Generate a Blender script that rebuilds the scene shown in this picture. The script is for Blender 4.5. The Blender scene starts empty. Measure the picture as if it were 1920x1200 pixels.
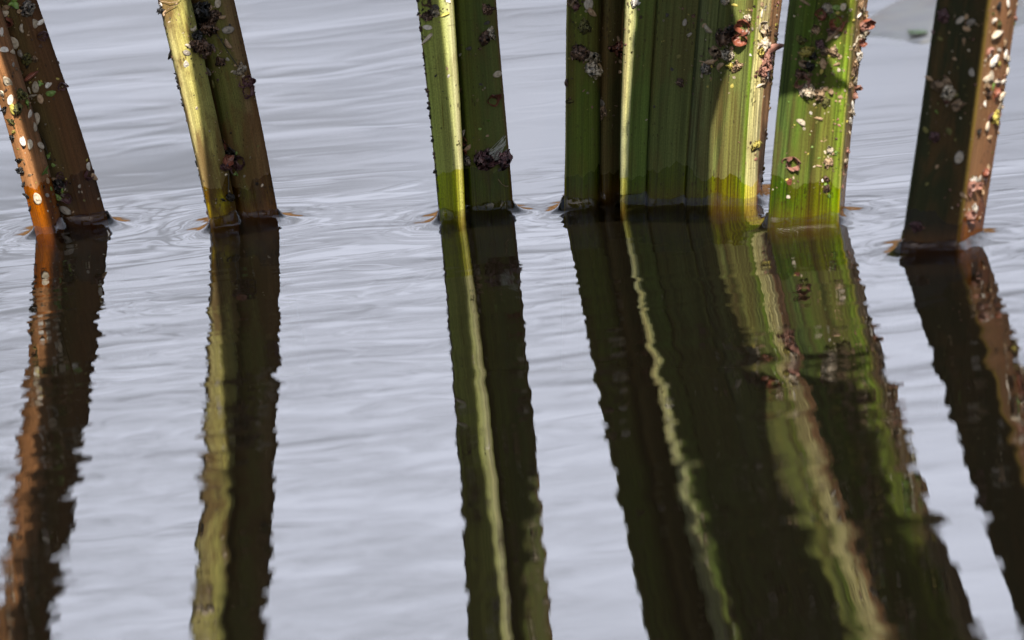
import bpy, bmesh, math, random
import numpy as np
from mathutils import Vector, Matrix
from mathutils.bvhtree import BVHTree
from mathutils.noise import noise as pnoise

S = bpy.context.scene
COL = S.collection
PX = 1e-4                      # one pixel of the photograph is a tenth of a millimetre at the stems
MM = 1e-3

# ------------------------------------------------------------------ camera
PITCH, ROLL, FOCAL, SENSOR = math.radians(13.0), math.radians(5.1), 400.0, 36.0
DIST = 1920 * PX / SENSOR * FOCAL
FWD = Vector((0, math.cos(PITCH), -math.sin(PITCH)))
U0 = Vector((0, math.sin(PITCH), math.cos(PITCH)))
R0 = Vector((1, 0, 0))
UP = U0 * math.cos(ROLL) + R0 * math.sin(ROLL)
RT = R0 * math.cos(ROLL) - U0 * math.sin(ROLL)
# the point (890, 400) of the picture lies on the water at the origin
CAM = -FWD * DIST - RT * ((890 - 960) * PX) + UP * ((400 - 600) * PX)
cam_d = bpy.data.cameras.new('camera')
cam = bpy.data.objects.new('camera', cam_d); COL.objects.link(cam)
cam_d.lens, cam_d.sensor_width, cam_d.clip_start, cam_d.clip_end = FOCAL, SENSOR, 0.05, 500
M = Matrix((RT, UP, -FWD)).transposed().to_4x4(); M.translation = CAM
cam.matrix_world = M
S.camera = cam
cam_d.dof.use_dof = True
cam_d.dof.focus_distance = DIST
cam_d.dof.aperture_fstop = 25.0

# ------------------------------------------------------------------ light
SUN_EL, SUN_AZ = math.radians(42), math.radians(6)       # azimuth to the right of the camera's back
SUNV = Vector((math.sin(SUN_AZ) * math.cos(SUN_EL), -math.cos(SUN_AZ) * math.cos(SUN_EL), math.sin(SUN_EL)))
sl = bpy.data.lights.new('sun', 'SUN'); sl.energy = 5.0; sl.angle = math.radians(0.45); sl.color = (1, 0.93, 0.82)
so = bpy.data.objects.new('sun', sl); COL.objects.link(so)
so.rotation_euler = SUNV.to_track_quat('Z', 'Y').to_euler(); so.location = SUNV * 3

class NT:
    def __init__(s, tree): s.t = tree; s.n = tree.nodes; s.l = tree.links
    def a(s, typ, **kw):
        n = s.n.new(typ)
        for k, v in kw.items(): setattr(n, k, v)
        return n
    def set(s, sock, v):
        if isinstance(v, bpy.types.NodeSocket): s.l.new(v, sock)
        elif isinstance(v, (tuple, list)) and len(v) == 3 and sock.type == 'RGBA': sock.default_value = (*v, 1)
        else: sock.default_value = v
    def math(s, op, a, b=0.0, clamp=False):
        n = s.a('ShaderNodeMath', operation=op, use_clamp=clamp); s.set(n.inputs[0], a); s.set(n.inputs[1], b); return n.outputs[0]
    def mix(s, f, a, b, blend='MIX'):
        n = s.a('ShaderNodeMix', data_type='RGBA', blend_type=blend); n.clamp_factor = True
        s.set(n.inputs[0], f); s.set(n.inputs[6], a); s.set(n.inputs[7], b); return n.outputs[2]
    def ramp(s, f, lo, hi, a=0.0, b=1.0, smooth=True):
        n = s.a('ShaderNodeMapRange', interpolation_type='SMOOTHSTEP' if smooth else 'LINEAR'); s.set(n.inputs[0], f)
        n.inputs[1].default_value, n.inputs[2].default_value, n.inputs[3].default_value, n.inputs[4].default_value = lo, hi, a, b
        return n.outputs[0]
    def noise(s, vec, scale=1.0, detail=3.0, rough=0.5, dist=0.0):
        n = s.a('ShaderNodeTexNoise'); s.set(n.inputs['Vector'], vec)
        n.inputs['Scale'].default_value, n.inputs['Detail'].default_value, n.inputs['Roughness'].default_value, n.inputs['Distortion'].default_value = scale, detail, rough, dist
        return n.outputs[0]
    def scale(s, vec, v, off=(0, 0, 0)):
        n = s.a('ShaderNodeMapping'); s.set(n.inputs[0], vec); n.inputs[3].default_value = v; n.inputs[1].default_value = off; return n.outputs[0]

w = bpy.data.worlds.new('World'); S.world = w; w.use_nodes = True
N = NT(w.node_tree); N.n.clear()
sky = N.a('ShaderNodeTexSky', sky_type='NISHITA', sun_disc=False)
sky.sun_elevation = SUN_EL; sky.sun_rotation = math.pi - SUN_AZ
sky.air_density, sky.dust_density, sky.ozone_density = 1.0, 1.5, 1.0
tc = N.a('ShaderNodeTexCoord'); D = tc.outputs['Generated']
sep = N.a('ShaderNodeSeparateXYZ'); N.l.new(D, sep.inputs[0])
dx, dy, dz = sep.outputs
# a bank of thin bright cloud beyond the water, broken into long grey streaks, thinning into the blue above
streak = N.noise(N.scale(D, (9, 9, 70)), 1.0, 5.0, 0.6, 0.8)
big = N.noise(N.scale(D, (2.2, 2.2, 9), (3.1, 0.4, 1.7)), 1.0, 2.0, 0.5)
tone = N.ramp(N.math('ADD', N.math('MULTIPLY', streak, 0.62), N.math('MULTIPLY', big, 0.38)), 0.38, 0.59)
cloudcol = N.mix(tone, (8.2, 8.6, 9.8), (18.6, 19.5, 22.8))
front = N.ramp(dy, -0.35, 0.7)
cloudcol = N.mix(1.0, cloudcol, N.mix(N.ramp(dz, 0.18, 0.30), (0.88, 0.88, 0.88), (1.35, 1.35, 1.35)), 'MULTIPLY')
shade = N.math('MULTIPLY', N.ramp(N.math('SUBTRACT', dx, dz), -0.24, -0.14, 1.0, 0.76), N.ramp(dz, 0.10, 0.185, 0.35, 1.0))
shc = N.a('ShaderNodeCombineColor'); [N.l.new(shade, shc.inputs[i]) for i in range(3)]
cloudcol = N.mix(1.0, cloudcol, shc.outputs[0], 'MULTIPLY')
low = N.math('MULTIPLY', N.ramp(dz, 0.32, 0.85, 1.0, 0.35), front)
cover = N.math('MULTIPLY', low, 1.0)
skycol = N.mix(cover, sky.outputs[0], cloudcol)
bg = N.a('ShaderNodeBackground'); N.l.new(skycol, bg.inputs[0]); bg.inputs[1].default_value = 0.055
wo = N.a('ShaderNodeOutputWorld'); N.l.new(bg.outputs[0], wo.inputs[0])

S.view_settings.view_transform = 'Standard'; S.view_settings.look = 'None'
S.view_settings.exposure = 0.9; S.view_settings.gamma = 1.0
S.render.engine = 'CYCLES'
S.cycles.max_bounces = 10; S.cycles.transparent_max_bounces = 16
S.cycles.use_denoising = True
S.cycles.caustics_reflective = False; S.cycles.caustics_refractive = False

# ------------------------------------------------------------------ picture <-> place
def ray(px, py):
    return (FWD * DIST + RT * ((px - 960) * PX) + UP * ((600 - py) * PX)).normalized()
def ground(px, py, z=0.0):
    d = ray(px, py); return CAM + d * ((z - CAM.z) / d.z)
def on_plane(px, py, y):
    d = ray(px, py); return CAM + d * ((y - CAM.y) / d.y)
def proj(p):
    v = Vector(p) - CAM; f = v.dot(FWD)
    return 960 + v.dot(RT) / f * DIST / PX, 600 - v.dot(UP) / f * DIST / PX
def ground_x(px, y):
    """the x on the water line at depth y that shows at picture column px"""
    x0, x1 = -0.1, 0.1
    a, b = proj((x0, y, 0))[0], proj((x1, y, 0))[0]
    x = x0 + (px - a) / (b - a) * (x1 - x0)
    a2 = proj((x, y, 0))[0]
    return x + (px - a2) / (b - a) * (x1 - x0)

# ------------------------------------------------------------------ helpers
def tag(o, label=None, cat=None, group=None, kind=None):
    if label: o['label'] = label
    if cat: o['category'] = cat
    if group: o['group'] = group
    if kind: o['kind'] = kind
    return o
def link(name, me, parent=None):
    o = bpy.data.objects.new(name, me); COL.objects.link(o)
    if parent: o.parent = parent; o.matrix_parent_inverse = parent.matrix_world.inverted()
    return o
def empty(name, loc):
    o = bpy.data.objects.new(name, None); COL.objects.link(o); o.location = loc
    o.empty_display_size = 0.01
    o.matrix_world = Matrix.Translation(loc)
    return o
def mesh(name, verts, faces, mat=None, smooth=True):
    me = bpy.data.meshes.new(name); me.from_pydata([tuple(v) for v in verts], [], faces); me.update()
    if smooth: me.polygons.foreach_set('use_smooth', [True] * len(me.polygons))
    if mat: me.materials.append(mat)
    return me

# ------------------------------------------------------------------ materials
def leaf_material(name, wl=8.0, sf=950, foot=0.0, brown=0.3, stripe=0.5, wet_gamma=1.45, seed=0.0, trans=0.12, blotch=(0.11, 0.055, 0.022), wet_sat=1.25):
    m = bpy.data.materials.new(name); m.use_nodes = True
    N = NT(m.node_tree); N.n.clear()
    uv = N.a('ShaderNodeUVMap', uv_map='uv').outputs[0]
    s = N.a('ShaderNodeSeparateXYZ'); N.l.new(uv, s.inputs[0]); u, v = s.outputs[0], s.outputs[1]
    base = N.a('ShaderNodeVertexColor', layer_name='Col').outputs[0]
    st1 = N.noise(N.scale(uv, (sf, 9, 1), (seed, 0, 0)), 1.0, 3.0, 0.6)
    st2 = N.noise(N.scale(uv, (3600, 45, 1), (seed, 3, 0)), 1.0, 2.0, 0.5)
    st = N.math('ADD', N.math('MULTIPLY', st1, 0.6), N.math('MULTIPLY', st2, 0.4))
    stm = N.ramp(st, 0.36, 0.64, 1.0 - stripe, 1.0 + stripe * 0.45)
    cm = N.a('ShaderNodeCombineColor'); [N.l.new(stm, cm.inputs[i]) for i in range(3)]
    c = N.mix(1.0, base, cm.outputs[0], 'MULTIPLY')
    bl = N.noise(N.scale(uv, (170, 45, 1), (seed * 2, 1, 0)), 1.0, 5.0, 0.65, 0.4)
    c = N.mix(N.math('MULTIPLY', N.ramp(bl, 0.46, 0.62), brown), c, blotch)
    yl = N.noise(N.scale(uv, (300, 16, 1), (seed * 3, 7, 0)), 1.0, 3.0, 0.6)
    c = N.mix(N.ramp(yl, 0.5, 0.75, 0.0, 0.35), c, N.mix(1.0, c, (1.35, 1.1, 0.7), 'MULTIPLY'))
    # fine dirt: short dark ticks and dots
    tk = N.a('ShaderNodeTexVoronoi'); N.set(tk.inputs['Vector'], N.scale(uv, (1500, 700, 1), (seed, 0, 0))); tk.inputs['Scale'].default_value = 1.0
    dens = N.ramp(N.noise(N.scale(uv, (260, 110, 1), (seed, 9, 0)), 1.0, 3.0, 0.6), 0.46, 0.72, 0.05, 0.34)
    dots = N.math('LESS_THAN', tk.outputs['Distance'], dens)
    c = N.mix(N.math('MULTIPLY', dots, 0.62), c, (0.03, 0.018, 0.01))
    fn = N.noise(N.scale(uv, (5200, 2600, 1), (seed, 2, 0)), 1.0, 3.0, 0.7)
    fm = N.ramp(fn, 0.3, 0.7, 0.78, 1.2)
    cf = N.a('ShaderNodeCombineColor'); [N.l.new(fm, cf.inputs[i]) for i in range(3)]
    c = N.mix(1.0, c, cf.outputs[0], 'MULTIPLY')
    sc_ = N.noise(N.scale(uv, (1500, 60, 1), (seed * 5, 4, 0)), 1.0, 4.0, 0.7, 0.3)
    c = N.mix(N.ramp(sc_, 0.62, 0.7, 0.0, 0.6), c, N.mix(1.0, c, (0.5, 0.32, 0.2), 'MULTIPLY'))
    nk = N.noise(N.scale(uv, (420, 2600, 1), (seed, 8, 0)), 1.0, 2.0, 0.5, 0.5)
    c = N.mix(N.ramp(nk, 0.69, 0.74, 0.0, 0.55), c, (0.045, 0.03, 0.015))
    # soaked foot: the wet line wanders a little
    wn = N.noise(N.scale(uv, (130, 20, 1), (seed, 5, 0)), 1.0, 2.0, 0.5)
    wn2 = N.noise(N.scale(uv, (900, 100, 1), (seed, 6, 0)), 1.0, 2.0, 0.5)
    lim = N.math('ADD', N.math('ADD', wl * MM, N.math('MULTIPLY', N.math('SUBTRACT', wn, 0.5), 11 * MM)), N.math('MULTIPLY', N.math('SUBTRACT', wn2, 0.5), 1.6 * MM))
    oi = N.a('ShaderNodeObjectInfo')
    lim = N.math('ADD', lim, N.math('MULTIPLY', N.math('SUBTRACT', oi.outputs['Random'], 0.5), 3 * MM))
    wet = N.ramp(N.math('SUBTRACT', v, lim), -0.00012, 0.00012, 1.0, 0.0)
    g = N.a('ShaderNodeGamma'); N.l.new(c, g.inputs[0]); g.inputs[1].default_value = wet_gamma
    hs = N.a('ShaderNodeHueSaturation'); N.l.new(g.outputs[0], hs.inputs[4]); hs.inputs[1].default_value = wet_sat; hs.inputs[2].default_value = 1.25
    c = N.mix(wet, c, hs.outputs[0])
    ft = N.ramp(N.math('ADD', v, N.math('MULTIPLY', N.math('SUBTRACT', bl, 0.5), 0.012)), -0.001, 0.007, foot, 0.0)
    c = N.mix(ft, c, (0.17, 0.06, 0.012))
    c = N.mix(N.ramp(v, -0.006, -0.001, 0.93, 0.0), c, (0.012, 0.008, 0.004))
    rough = N.ramp(wet, 0, 1, 0.55, 0.16, False)
    bh = N.math('ADD', N.math('MULTIPLY', st, 1.0), N.math('MULTIPLY', fn, 0.35))
    bp = N.a('ShaderNodeBump'); N.l.new(bh, bp.inputs['Height']); bp.inputs['Distance'].default_value = 0.0002; bp.inputs['Strength'].default_value = 0.8
    p = N.a('ShaderNodeBsdfPrincipled'); N.l.new(c, p.inputs['Base Color']); N.l.new(rough, p.inputs['Roughness']); N.l.new(bp.outputs[0], p.inputs['Normal'])
    N.l.new(N.ramp(wet, 0, 1, 0.12, 0.3, False), p.inputs['Specular IOR Level'])
    tr = N.a('ShaderNodeBsdfTranslucent'); N.l.new(c, tr.inputs[0])
    mx = N.a('ShaderNodeMixShader'); mx.inputs[0].default_value = trans; N.l.new(p.outputs[0], mx.inputs[1]); N.l.new(tr.outputs[0], mx.inputs[2])
    o = N.a('ShaderNodeOutputMaterial'); N.l.new(mx.outputs[0], o.inputs[0])
    return m

def bit_material(name, c1, c2, rough=0.55, scale=1800, rib=False):
    m = bpy.data.materials.new(name); m.use_nodes = True
    N = NT(m.node_tree); N.n.clear()
    oi = N.a('ShaderNodeObjectInfo'); tc = N.a('ShaderNodeTexCoord')
    n = N.noise(N.scale(tc.outputs['Object'], (1, 1, 1)), scale, 4.0, 0.65, 0.5)
    c = N.mix(N.ramp(n, 0.35, 0.66), c1, c2)
    rv = N.ramp(oi.outputs['Random'], 0, 1, 0.68, 1.2, False)
    cm = N.a('ShaderNodeCombineColor'); [N.l.new(rv, cm.inputs[i]) for i in range(3)]
    c = N.mix(1.0, c, cm.outputs[0], 'MULTIPLY')
    bp = N.a('ShaderNodeBump'); N.l.new(n, bp.inputs['Height']); bp.inputs['Distance'].default_value = 0.00025; bp.inputs['Strength'].default_value = 0.9
    p = N.a('ShaderNodeBsdfPrincipled'); N.l.new(c, p.inputs['Base Color']); p.inputs['Roughness'].default_value = rough; N.l.new(bp.outputs[0], p.inputs['Normal'])
    o = N.a('ShaderNodeOutputMaterial'); N.l.new(p.outputs[0], o.inputs[0])
    return m

BIT = {
    'pale': bit_material('pale_seed_coat', (0.62, 0.54, 0.42), (0.36, 0.28, 0.19), 0.5),
    'white': bit_material('white_seed_coat', (0.78, 0.74, 0.68), (0.55, 0.47, 0.38), 0.5),
    'tan': bit_material('tan_husk', (0.42, 0.29, 0.17), (0.2, 0.12, 0.07), 0.55),
    'brown': bit_material('brown_husk', (0.14, 0.075, 0.045), (0.055, 0.03, 0.02), 0.5),
    'red': bit_material('red_brown_bud', (0.26, 0.085, 0.05), (0.11, 0.038, 0.026), 0.38),
    'pink': bit_material('pink_bud', (0.38, 0.19, 0.14), (0.2, 0.085, 0.065), 0.42),
    'purple': bit_material('purple_bud', (0.15, 0.07, 0.075), (0.065, 0.03, 0.034), 0.38),
    'black': bit_material('black_grain', (0.02, 0.016, 0.013), (0.008, 0.007, 0.006), 0.35),
    'grey': bit_material('grey_seed_coat', (0.34, 0.3, 0.25), (0.17, 0.145, 0.12), 0.45),
    'green': bit_material('green_leaflet', (0.2, 0.32, 0.06), (0.11, 0.2, 0.035), 0.3),
    'yellow': bit_material('yellow_grain', (0.55, 0.45, 0.1), (0.3, 0.26, 0.05), 0.5),
    'olive': bit_material('olive_moss', (0.15, 0.14, 0.03), (0.06, 0.055, 0.015), 0.7),
}

# ------------------------------------------------------------------ stems
# every profile point: (column at the water line, column at the top edge of the picture, depth in mm behind the stem's front, colour; sun on faces and shade in grooves are partly painted in)
BR, BRD = (0.30, 0.13, 0.055), (0.12, 0.06, 0.03)
ZLO, ZHI, NZ = -0.031, 0.215, 120

def smooth_profile(pts):
    """(vec (xb, xt, d), colour) -> denser line with small rounded corners"""
    out = []
    n = len(pts)
    for i in range(n):
        p, a, b = pts[i], pts[i - 1], pts[(i + 1) % n]
        P, A, B = np.array(p[:3], float), np.array(a[:3], float), np.array(b[:3], float)
        cp = np.array(p[3], float)
        def at(Q, q):     # point near the corner towards Q
            dvec = Q - P; L = max(np.hypot(dvec[0] * PX * 1000, dvec[2]), 1e-6)
            t = min(0.25, 0.32 / L); return P + dvec * t, t
        pa, ta = at(A, a); pb, tb = at(B, b)
        out.append((pa, cp)); out.append(((pa + 2 * P + pb) / 4, cp)); out.append((pb, cp))
        L = np.hypot((B - P)[0] * PX * 1000, (B - P)[2])
        k = max(1, int(L / 0.55))
        cb = np.array(b[3], float)
        tA, tB = tb, 1 - min(0.25, 0.32 / max(L, 1e-6))
        for j in range(1, k):
            t = tA + (tB - tA) * j / k
            out.append((P + (B - P) * t, cp + (cb - cp) * t))
    return out

SOLIDS = []         # (polygon at the water, for the meniscus)
STEM_OBJS = []
def bend(z, bow):
    """sideways bow of a stem: nothing at the water and 40 mm up, bow mm at 80 mm"""
    zz = min(max(z, -0.01), 0.14)
    return bow * MM * zz * (zz - 0.04) / 0.0032
BOW = [-2.0, -1.7, -0.6, 1.5, 3.0, 0.8]
def fan(xb): return 0.2 + max(0.0, xb - 1056) / 371 * 3.0      # the leaves of the clump spread out upwards
def leaf(parent, y0, pts, mat, bow=None, wave=0.25, seed=0, name='leaf', zlo=ZLO, zhi=ZHI):
    prof = smooth_profile(pts)
    bow = BOW[len(STEMS) - 1] if bow is None else bow
    n = len(prof)
    base, top, cols = [], [], []
    for (xb, xt, d), c in prof:
        y = y0 + d * MM
        base.append(Vector((ground_x(xb, y), y, 0))); top.append(on_plane(xt, 0, y)); cols.append(c)
    SOLIDS.append(np.array([[p.x, p.y] for p in base]))
    us = [0.0]
    for i in range(n): us.append(us[-1] + (base[(i + 1) % n] - base[i]).length)
    verts, faces = [], []
    rnd = random.Random(seed)
    ph = [rnd.uniform(0, 6.28) for _ in range(6)]
    rib = [rnd.uniform(-1, 1) * 0.07 * MM for _ in range(n)]
    for k in range(NZ + 1):
        z = zlo + (zhi - zlo) * k / NZ
        wx = wave * MM * (0.35 * math.sin(z * 60 + ph[0]) + 0.25 * math.sin(z * 140 + ph[1]))
        wy = wave * MM * (0.4 * math.sin(z * 50 + ph[2]) + 0.2 * math.sin(z * 120 + ph[3]))
        for i in range(n):
            t = z / top[i].z
            p = base[i] + (top[i] - base[i]) * t
            e = 0.09 * MM * pnoise(Vector((i * 0.37, z * 900, seed))) + rib[i] * (0.7 + 0.3 * math.sin(z * 80 + i))
            verts.append((p.x + wx + bend(z, bow if not callable(bow) else bow(prof[i][0][0])) + e * 0.5, p.y + wy + e, z))
    for k in range(NZ):
        for i in range(n):
            j = (i + 1) % n
            faces.append((k * n + i, k * n + j, (k + 1) * n + j, (k + 1) * n + i))
    faces.append(tuple(range(n))[::-1]); faces.append(tuple(NZ * n + i for i in range(n)))
    me = mesh(name, verts, faces, mat)
    uvl = me.uv_layers.new(name='uv'); ca = me.color_attributes.new('Col', 'FLOAT_COLOR', 'POINT')
    zz = [v[2] for v in verts]
    buf = []
    for p in me.polygons:
        for vi in p.vertices:
            i = vi % n; u = us[i]
            if i == 0 and any((q % n) == n - 1 for q in p.vertices) and len(p.vertices) == 4: u = us[n]
            buf += [u, zz[vi]]
    uvl.data.foreach_set('uv', buf)
    cb = []
    for k in range(NZ + 1):
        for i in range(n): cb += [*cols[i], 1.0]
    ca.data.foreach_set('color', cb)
    bm = bmesh.new(); bm.from_mesh(me); bmesh.ops.recalc_face_normals(bm, faces=bm.faces); bm.to_mesh(me); bm.free()
    o = link(name, me, parent); STEM_OBJS.append(o)
    return o

def add_shade_caster(parent, y0, dep, edges, mat, k=130, seed=1, rough=0.0, root=None, bow=None):
    """A leaf of the same plant that bends forward above the picture and shades the stem below it.
    edges: rows (picture row, left column, right column) of the shade on the stem, from the water upwards"""
    dl, dr = dep if isinstance(dep, tuple) else (dep, dep)      # depth of the surface under the left and the right edge
    L, Rr = [], []
    for (py, xl, xr) in edges:
        L.append(on_plane(xl, py, y0 + dl * MM)); Rr.append(on_plane(xr, py, y0 + dr * MM))
    zt = min(L[-1].z, Rr[-1].z); zb = max(L[0].z, Rr[0].z)
    rnd = random.Random(seed)
    n = 70
    zs = np.linspace(zb, zt, n)
    def ip(P, z):
        zz = [q.z for q in P]; return np.interp(z, zz, [q.x for q in P])
    off = SUNV * (k * MM)
    verts, faces = [], []
    rows = []
    for z in zs:
        xl, xr = ip(L, z), ip(Rr, z)
        b_ = bend(z, BOW[len(STEMS) - 1]) if bow is None else None
        xl += b_ if bow is None else bend(z, bow[0]); xr += b_ if bow is None else bend(z, bow[1])
        xl += rough * MM * (rnd.uniform(-1, 1) * 0.5 + pnoise(Vector((z * 300, seed, 0))))
        rows.append([Vector((xl + (xr - xl) * t, y0 + (dl + (dr - dl) * t) * MM + 0.6 * MM * math.sin(t * 3.14), z)) + off for t in (0, 0.33, 0.67, 1)])
    # then the added strip arcs back to the stem
    end = sum(rows[-1], Vector()) / 4; wv = rows[-1][3] - rows[-1][0]
    dirv = (sum(rows[-1], Vector()) / 4 - sum(rows[-8], Vector()) / 4).normalized()
    tgt = root
    for q in range(1, 25):
        t = q / 24
        c1 = end + dirv * 0.07; c2 = tgt + Vector((0, -0.01, 0.08))
        c = end * (1 - t) ** 3 + c1 * 3 * t * (1 - t) ** 2 + c2 * 3 * t * t * (1 - t) + tgt * t ** 3
        wdt = Vector((1, 0, 0)) * (wv.length * (1 - t) + 0.008 * t)
        rows.append([c + wdt * (f - 0.5) for f in (0, 0.33, 0.67, 1)])
    for r in rows: verts += r
    for i in range(len(rows) - 1):
        for j in range(3): faces.append((i * 4 + j, i * 4 + j + 1, i * 4 + 5 + j, i * 4 + 4 + j))
    me = mesh('shade_caster', verts, faces, mat)
    uvl = me.uv_layers.new(name='uv'); ca = me.color_attributes.new('Col', 'FLOAT_COLOR', 'POINT')
    buf = []
    for p in me.polygons:
        for vi in p.vertices: buf += [(vi % 4) * 0.004, 0.1 + (vi // 4) * 0.002]
    uvl.data.foreach_set('uv', buf)
    ca.data.foreach_set('color', [0.09, 0.12, 0.03, 1.0] * len(verts))
    o = link('shade_caster', me, parent)  # unseen strip, added only to shade the stem
    md = o.modifiers.new('thickness', 'SOLIDIFY'); md.thickness = 0.0006
    return o

M1 = leaf_material('brown_dead_leaf', wl=9, foot=0.6, brown=0.6, stripe=0.35, seed=1.3, wet_gamma=1.5)
M2 = leaf_material('olive_leaf', wl=9, foot=0.85, brown=0.8, stripe=0.3, seed=4.1, wet_gamma=1.5)
M3 = leaf_material('green_leaf', wl=9, foot=0.15, brown=0.35, stripe=0.35, seed=7.7)
M4 = leaf_material('deep_green_leaf', wl=7.5, foot=0.3, brown=0.3, stripe=0.4, seed=2.9, wet_gamma=1.35)
M5 = leaf_material('ribbed_green_leaf', wl=7.5, sf=620, foot=0.25, brown=0.35, stripe=0.75, seed=5.5, wet_gamma=1.3)
M6 = leaf_material('dark_green_leaf', wl=8, foot=0.5, brown=0.4, stripe=0.3, seed=9.2)

STEMS = []
def stem(label, px, py):
    g = ground(px, py)
    r = empty('reed_stem', Vector((g.x, g.y, 0)))
    tag(r, label, 'reed', 'reed stems standing in the water'); STEMS.append(r)
    return r, g.y

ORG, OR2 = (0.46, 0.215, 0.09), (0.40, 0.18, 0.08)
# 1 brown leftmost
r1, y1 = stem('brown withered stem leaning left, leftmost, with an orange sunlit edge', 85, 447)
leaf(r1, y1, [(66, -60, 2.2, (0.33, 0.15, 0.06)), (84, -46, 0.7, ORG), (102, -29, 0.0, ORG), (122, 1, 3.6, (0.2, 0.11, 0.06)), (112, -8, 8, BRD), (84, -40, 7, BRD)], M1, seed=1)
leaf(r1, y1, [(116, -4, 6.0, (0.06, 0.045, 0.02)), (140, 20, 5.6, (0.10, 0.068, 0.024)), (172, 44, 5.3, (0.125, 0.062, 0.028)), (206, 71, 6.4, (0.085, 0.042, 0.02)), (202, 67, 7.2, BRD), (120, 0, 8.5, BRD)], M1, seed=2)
add_shade_caster(r1, y1, (0, 5.5), [(500, 117, 240), (450, 102, 225), (0, -29, 92), (-560, -190, -60)], M3, seed=3, root=Vector((-0.08, y1 + 0.01, 0.2)))
# 2 olive second from left
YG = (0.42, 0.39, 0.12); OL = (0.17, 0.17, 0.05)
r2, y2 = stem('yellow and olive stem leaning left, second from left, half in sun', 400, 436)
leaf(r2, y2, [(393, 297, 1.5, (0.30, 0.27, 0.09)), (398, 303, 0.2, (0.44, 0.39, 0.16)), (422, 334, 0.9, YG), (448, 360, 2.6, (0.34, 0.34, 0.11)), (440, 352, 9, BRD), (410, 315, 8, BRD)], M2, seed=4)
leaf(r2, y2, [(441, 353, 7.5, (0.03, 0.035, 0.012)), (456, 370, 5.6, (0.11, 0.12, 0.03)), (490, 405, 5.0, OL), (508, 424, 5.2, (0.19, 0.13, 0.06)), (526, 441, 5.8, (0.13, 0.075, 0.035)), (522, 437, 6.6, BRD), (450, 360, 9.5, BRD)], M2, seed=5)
add_shade_caster(r2, y2, (0.6, 5.5), [(500, 406, 560), (440, 398, 545), (240, 378, 500), (100, 356, 470), (0, 352, 455), (-200, 318, 410), (-560, 235, 320)], M3, seed=5, root=Vector((-0.045, y2 + 0.01, 0.21)))
# 3 slim green
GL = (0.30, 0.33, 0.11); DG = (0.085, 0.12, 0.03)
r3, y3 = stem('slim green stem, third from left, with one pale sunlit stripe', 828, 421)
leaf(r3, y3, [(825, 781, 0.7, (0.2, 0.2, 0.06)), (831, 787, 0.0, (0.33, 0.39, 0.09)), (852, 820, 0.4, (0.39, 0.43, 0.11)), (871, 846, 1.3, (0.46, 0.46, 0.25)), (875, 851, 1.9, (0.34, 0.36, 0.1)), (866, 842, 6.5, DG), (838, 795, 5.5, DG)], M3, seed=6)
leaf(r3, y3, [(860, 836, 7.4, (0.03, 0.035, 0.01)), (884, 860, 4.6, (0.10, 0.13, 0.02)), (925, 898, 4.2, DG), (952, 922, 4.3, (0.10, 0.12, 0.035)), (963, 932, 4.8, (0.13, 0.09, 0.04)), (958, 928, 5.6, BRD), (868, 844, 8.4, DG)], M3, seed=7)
add_shade_caster(r3, y3, (0, 0.6), [(500, 805, 866), (440, 800, 862), (300, 790, 853), (0, 750, 823), (-300, 720, 815), (-560, 690, 775)], M3, seed=6, k=125, root=Vector((-0.02, y3 + 0.01, 0.21)))
add_shade_caster(r3, y3, (4.5, 4.5), [(500, 876, 998), (440, 872, 990), (0, 848, 965), (-90, 842, 920), (-250, 834, 870), (-400, 827, 843), (-560, 818, 830)], M3, seed=7, root=Vector((0.0, y3 + 0.01, 0.21)))
# 4 wide clump
r4, y4 = stem('widest green stem, several leaves deep, right of centre', 1062, 400)
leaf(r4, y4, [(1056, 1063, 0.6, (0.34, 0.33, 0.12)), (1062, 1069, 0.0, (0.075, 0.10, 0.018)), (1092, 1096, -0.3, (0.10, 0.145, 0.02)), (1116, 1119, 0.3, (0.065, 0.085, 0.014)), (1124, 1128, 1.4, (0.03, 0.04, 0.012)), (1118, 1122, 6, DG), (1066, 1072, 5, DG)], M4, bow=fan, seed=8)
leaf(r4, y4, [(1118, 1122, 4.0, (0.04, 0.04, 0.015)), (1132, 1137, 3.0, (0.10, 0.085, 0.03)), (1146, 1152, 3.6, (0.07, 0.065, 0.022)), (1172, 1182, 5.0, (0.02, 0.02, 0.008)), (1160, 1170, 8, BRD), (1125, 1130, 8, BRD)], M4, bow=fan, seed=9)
leaf(r4, y4, [(1162, 1171, 1.0, (0.3, 0.36, 0.08)), (1164, 1174, -0.4, (0.54, 0.54, 0.28)), (1174, 1191, -1.1, (0.46, 0.48, 0.22)), (1179, 1197, -1.4, (0.12, 0.17, 0.035)), (1206, 1225, -2.6, (0.10, 0.15, 0.03)), (1213, 1233, -2.3, (0.03, 0.05, 0.012)), (1208, 1228, 5, DG), (1168, 1178, 5, DG)], M4, bow=fan, seed=10)  # pale first points paint the sunlit strip along this edge
leaf(r4, y4, [(1208, 1228, -1.6, (0.03, 0.045, 0.012)), (1216, 1236, -3.6, (0.10, 0.125, 0.035)), (1282, 1311, -5.6, (0.115, 0.135, 0.04)), (1286, 1314, -5.2, (0.06, 0.075, 0.02)), (1280, 1308, 2, DG), (1212, 1232, 2, DG)], M4, bow=fan, seed=11)
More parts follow.
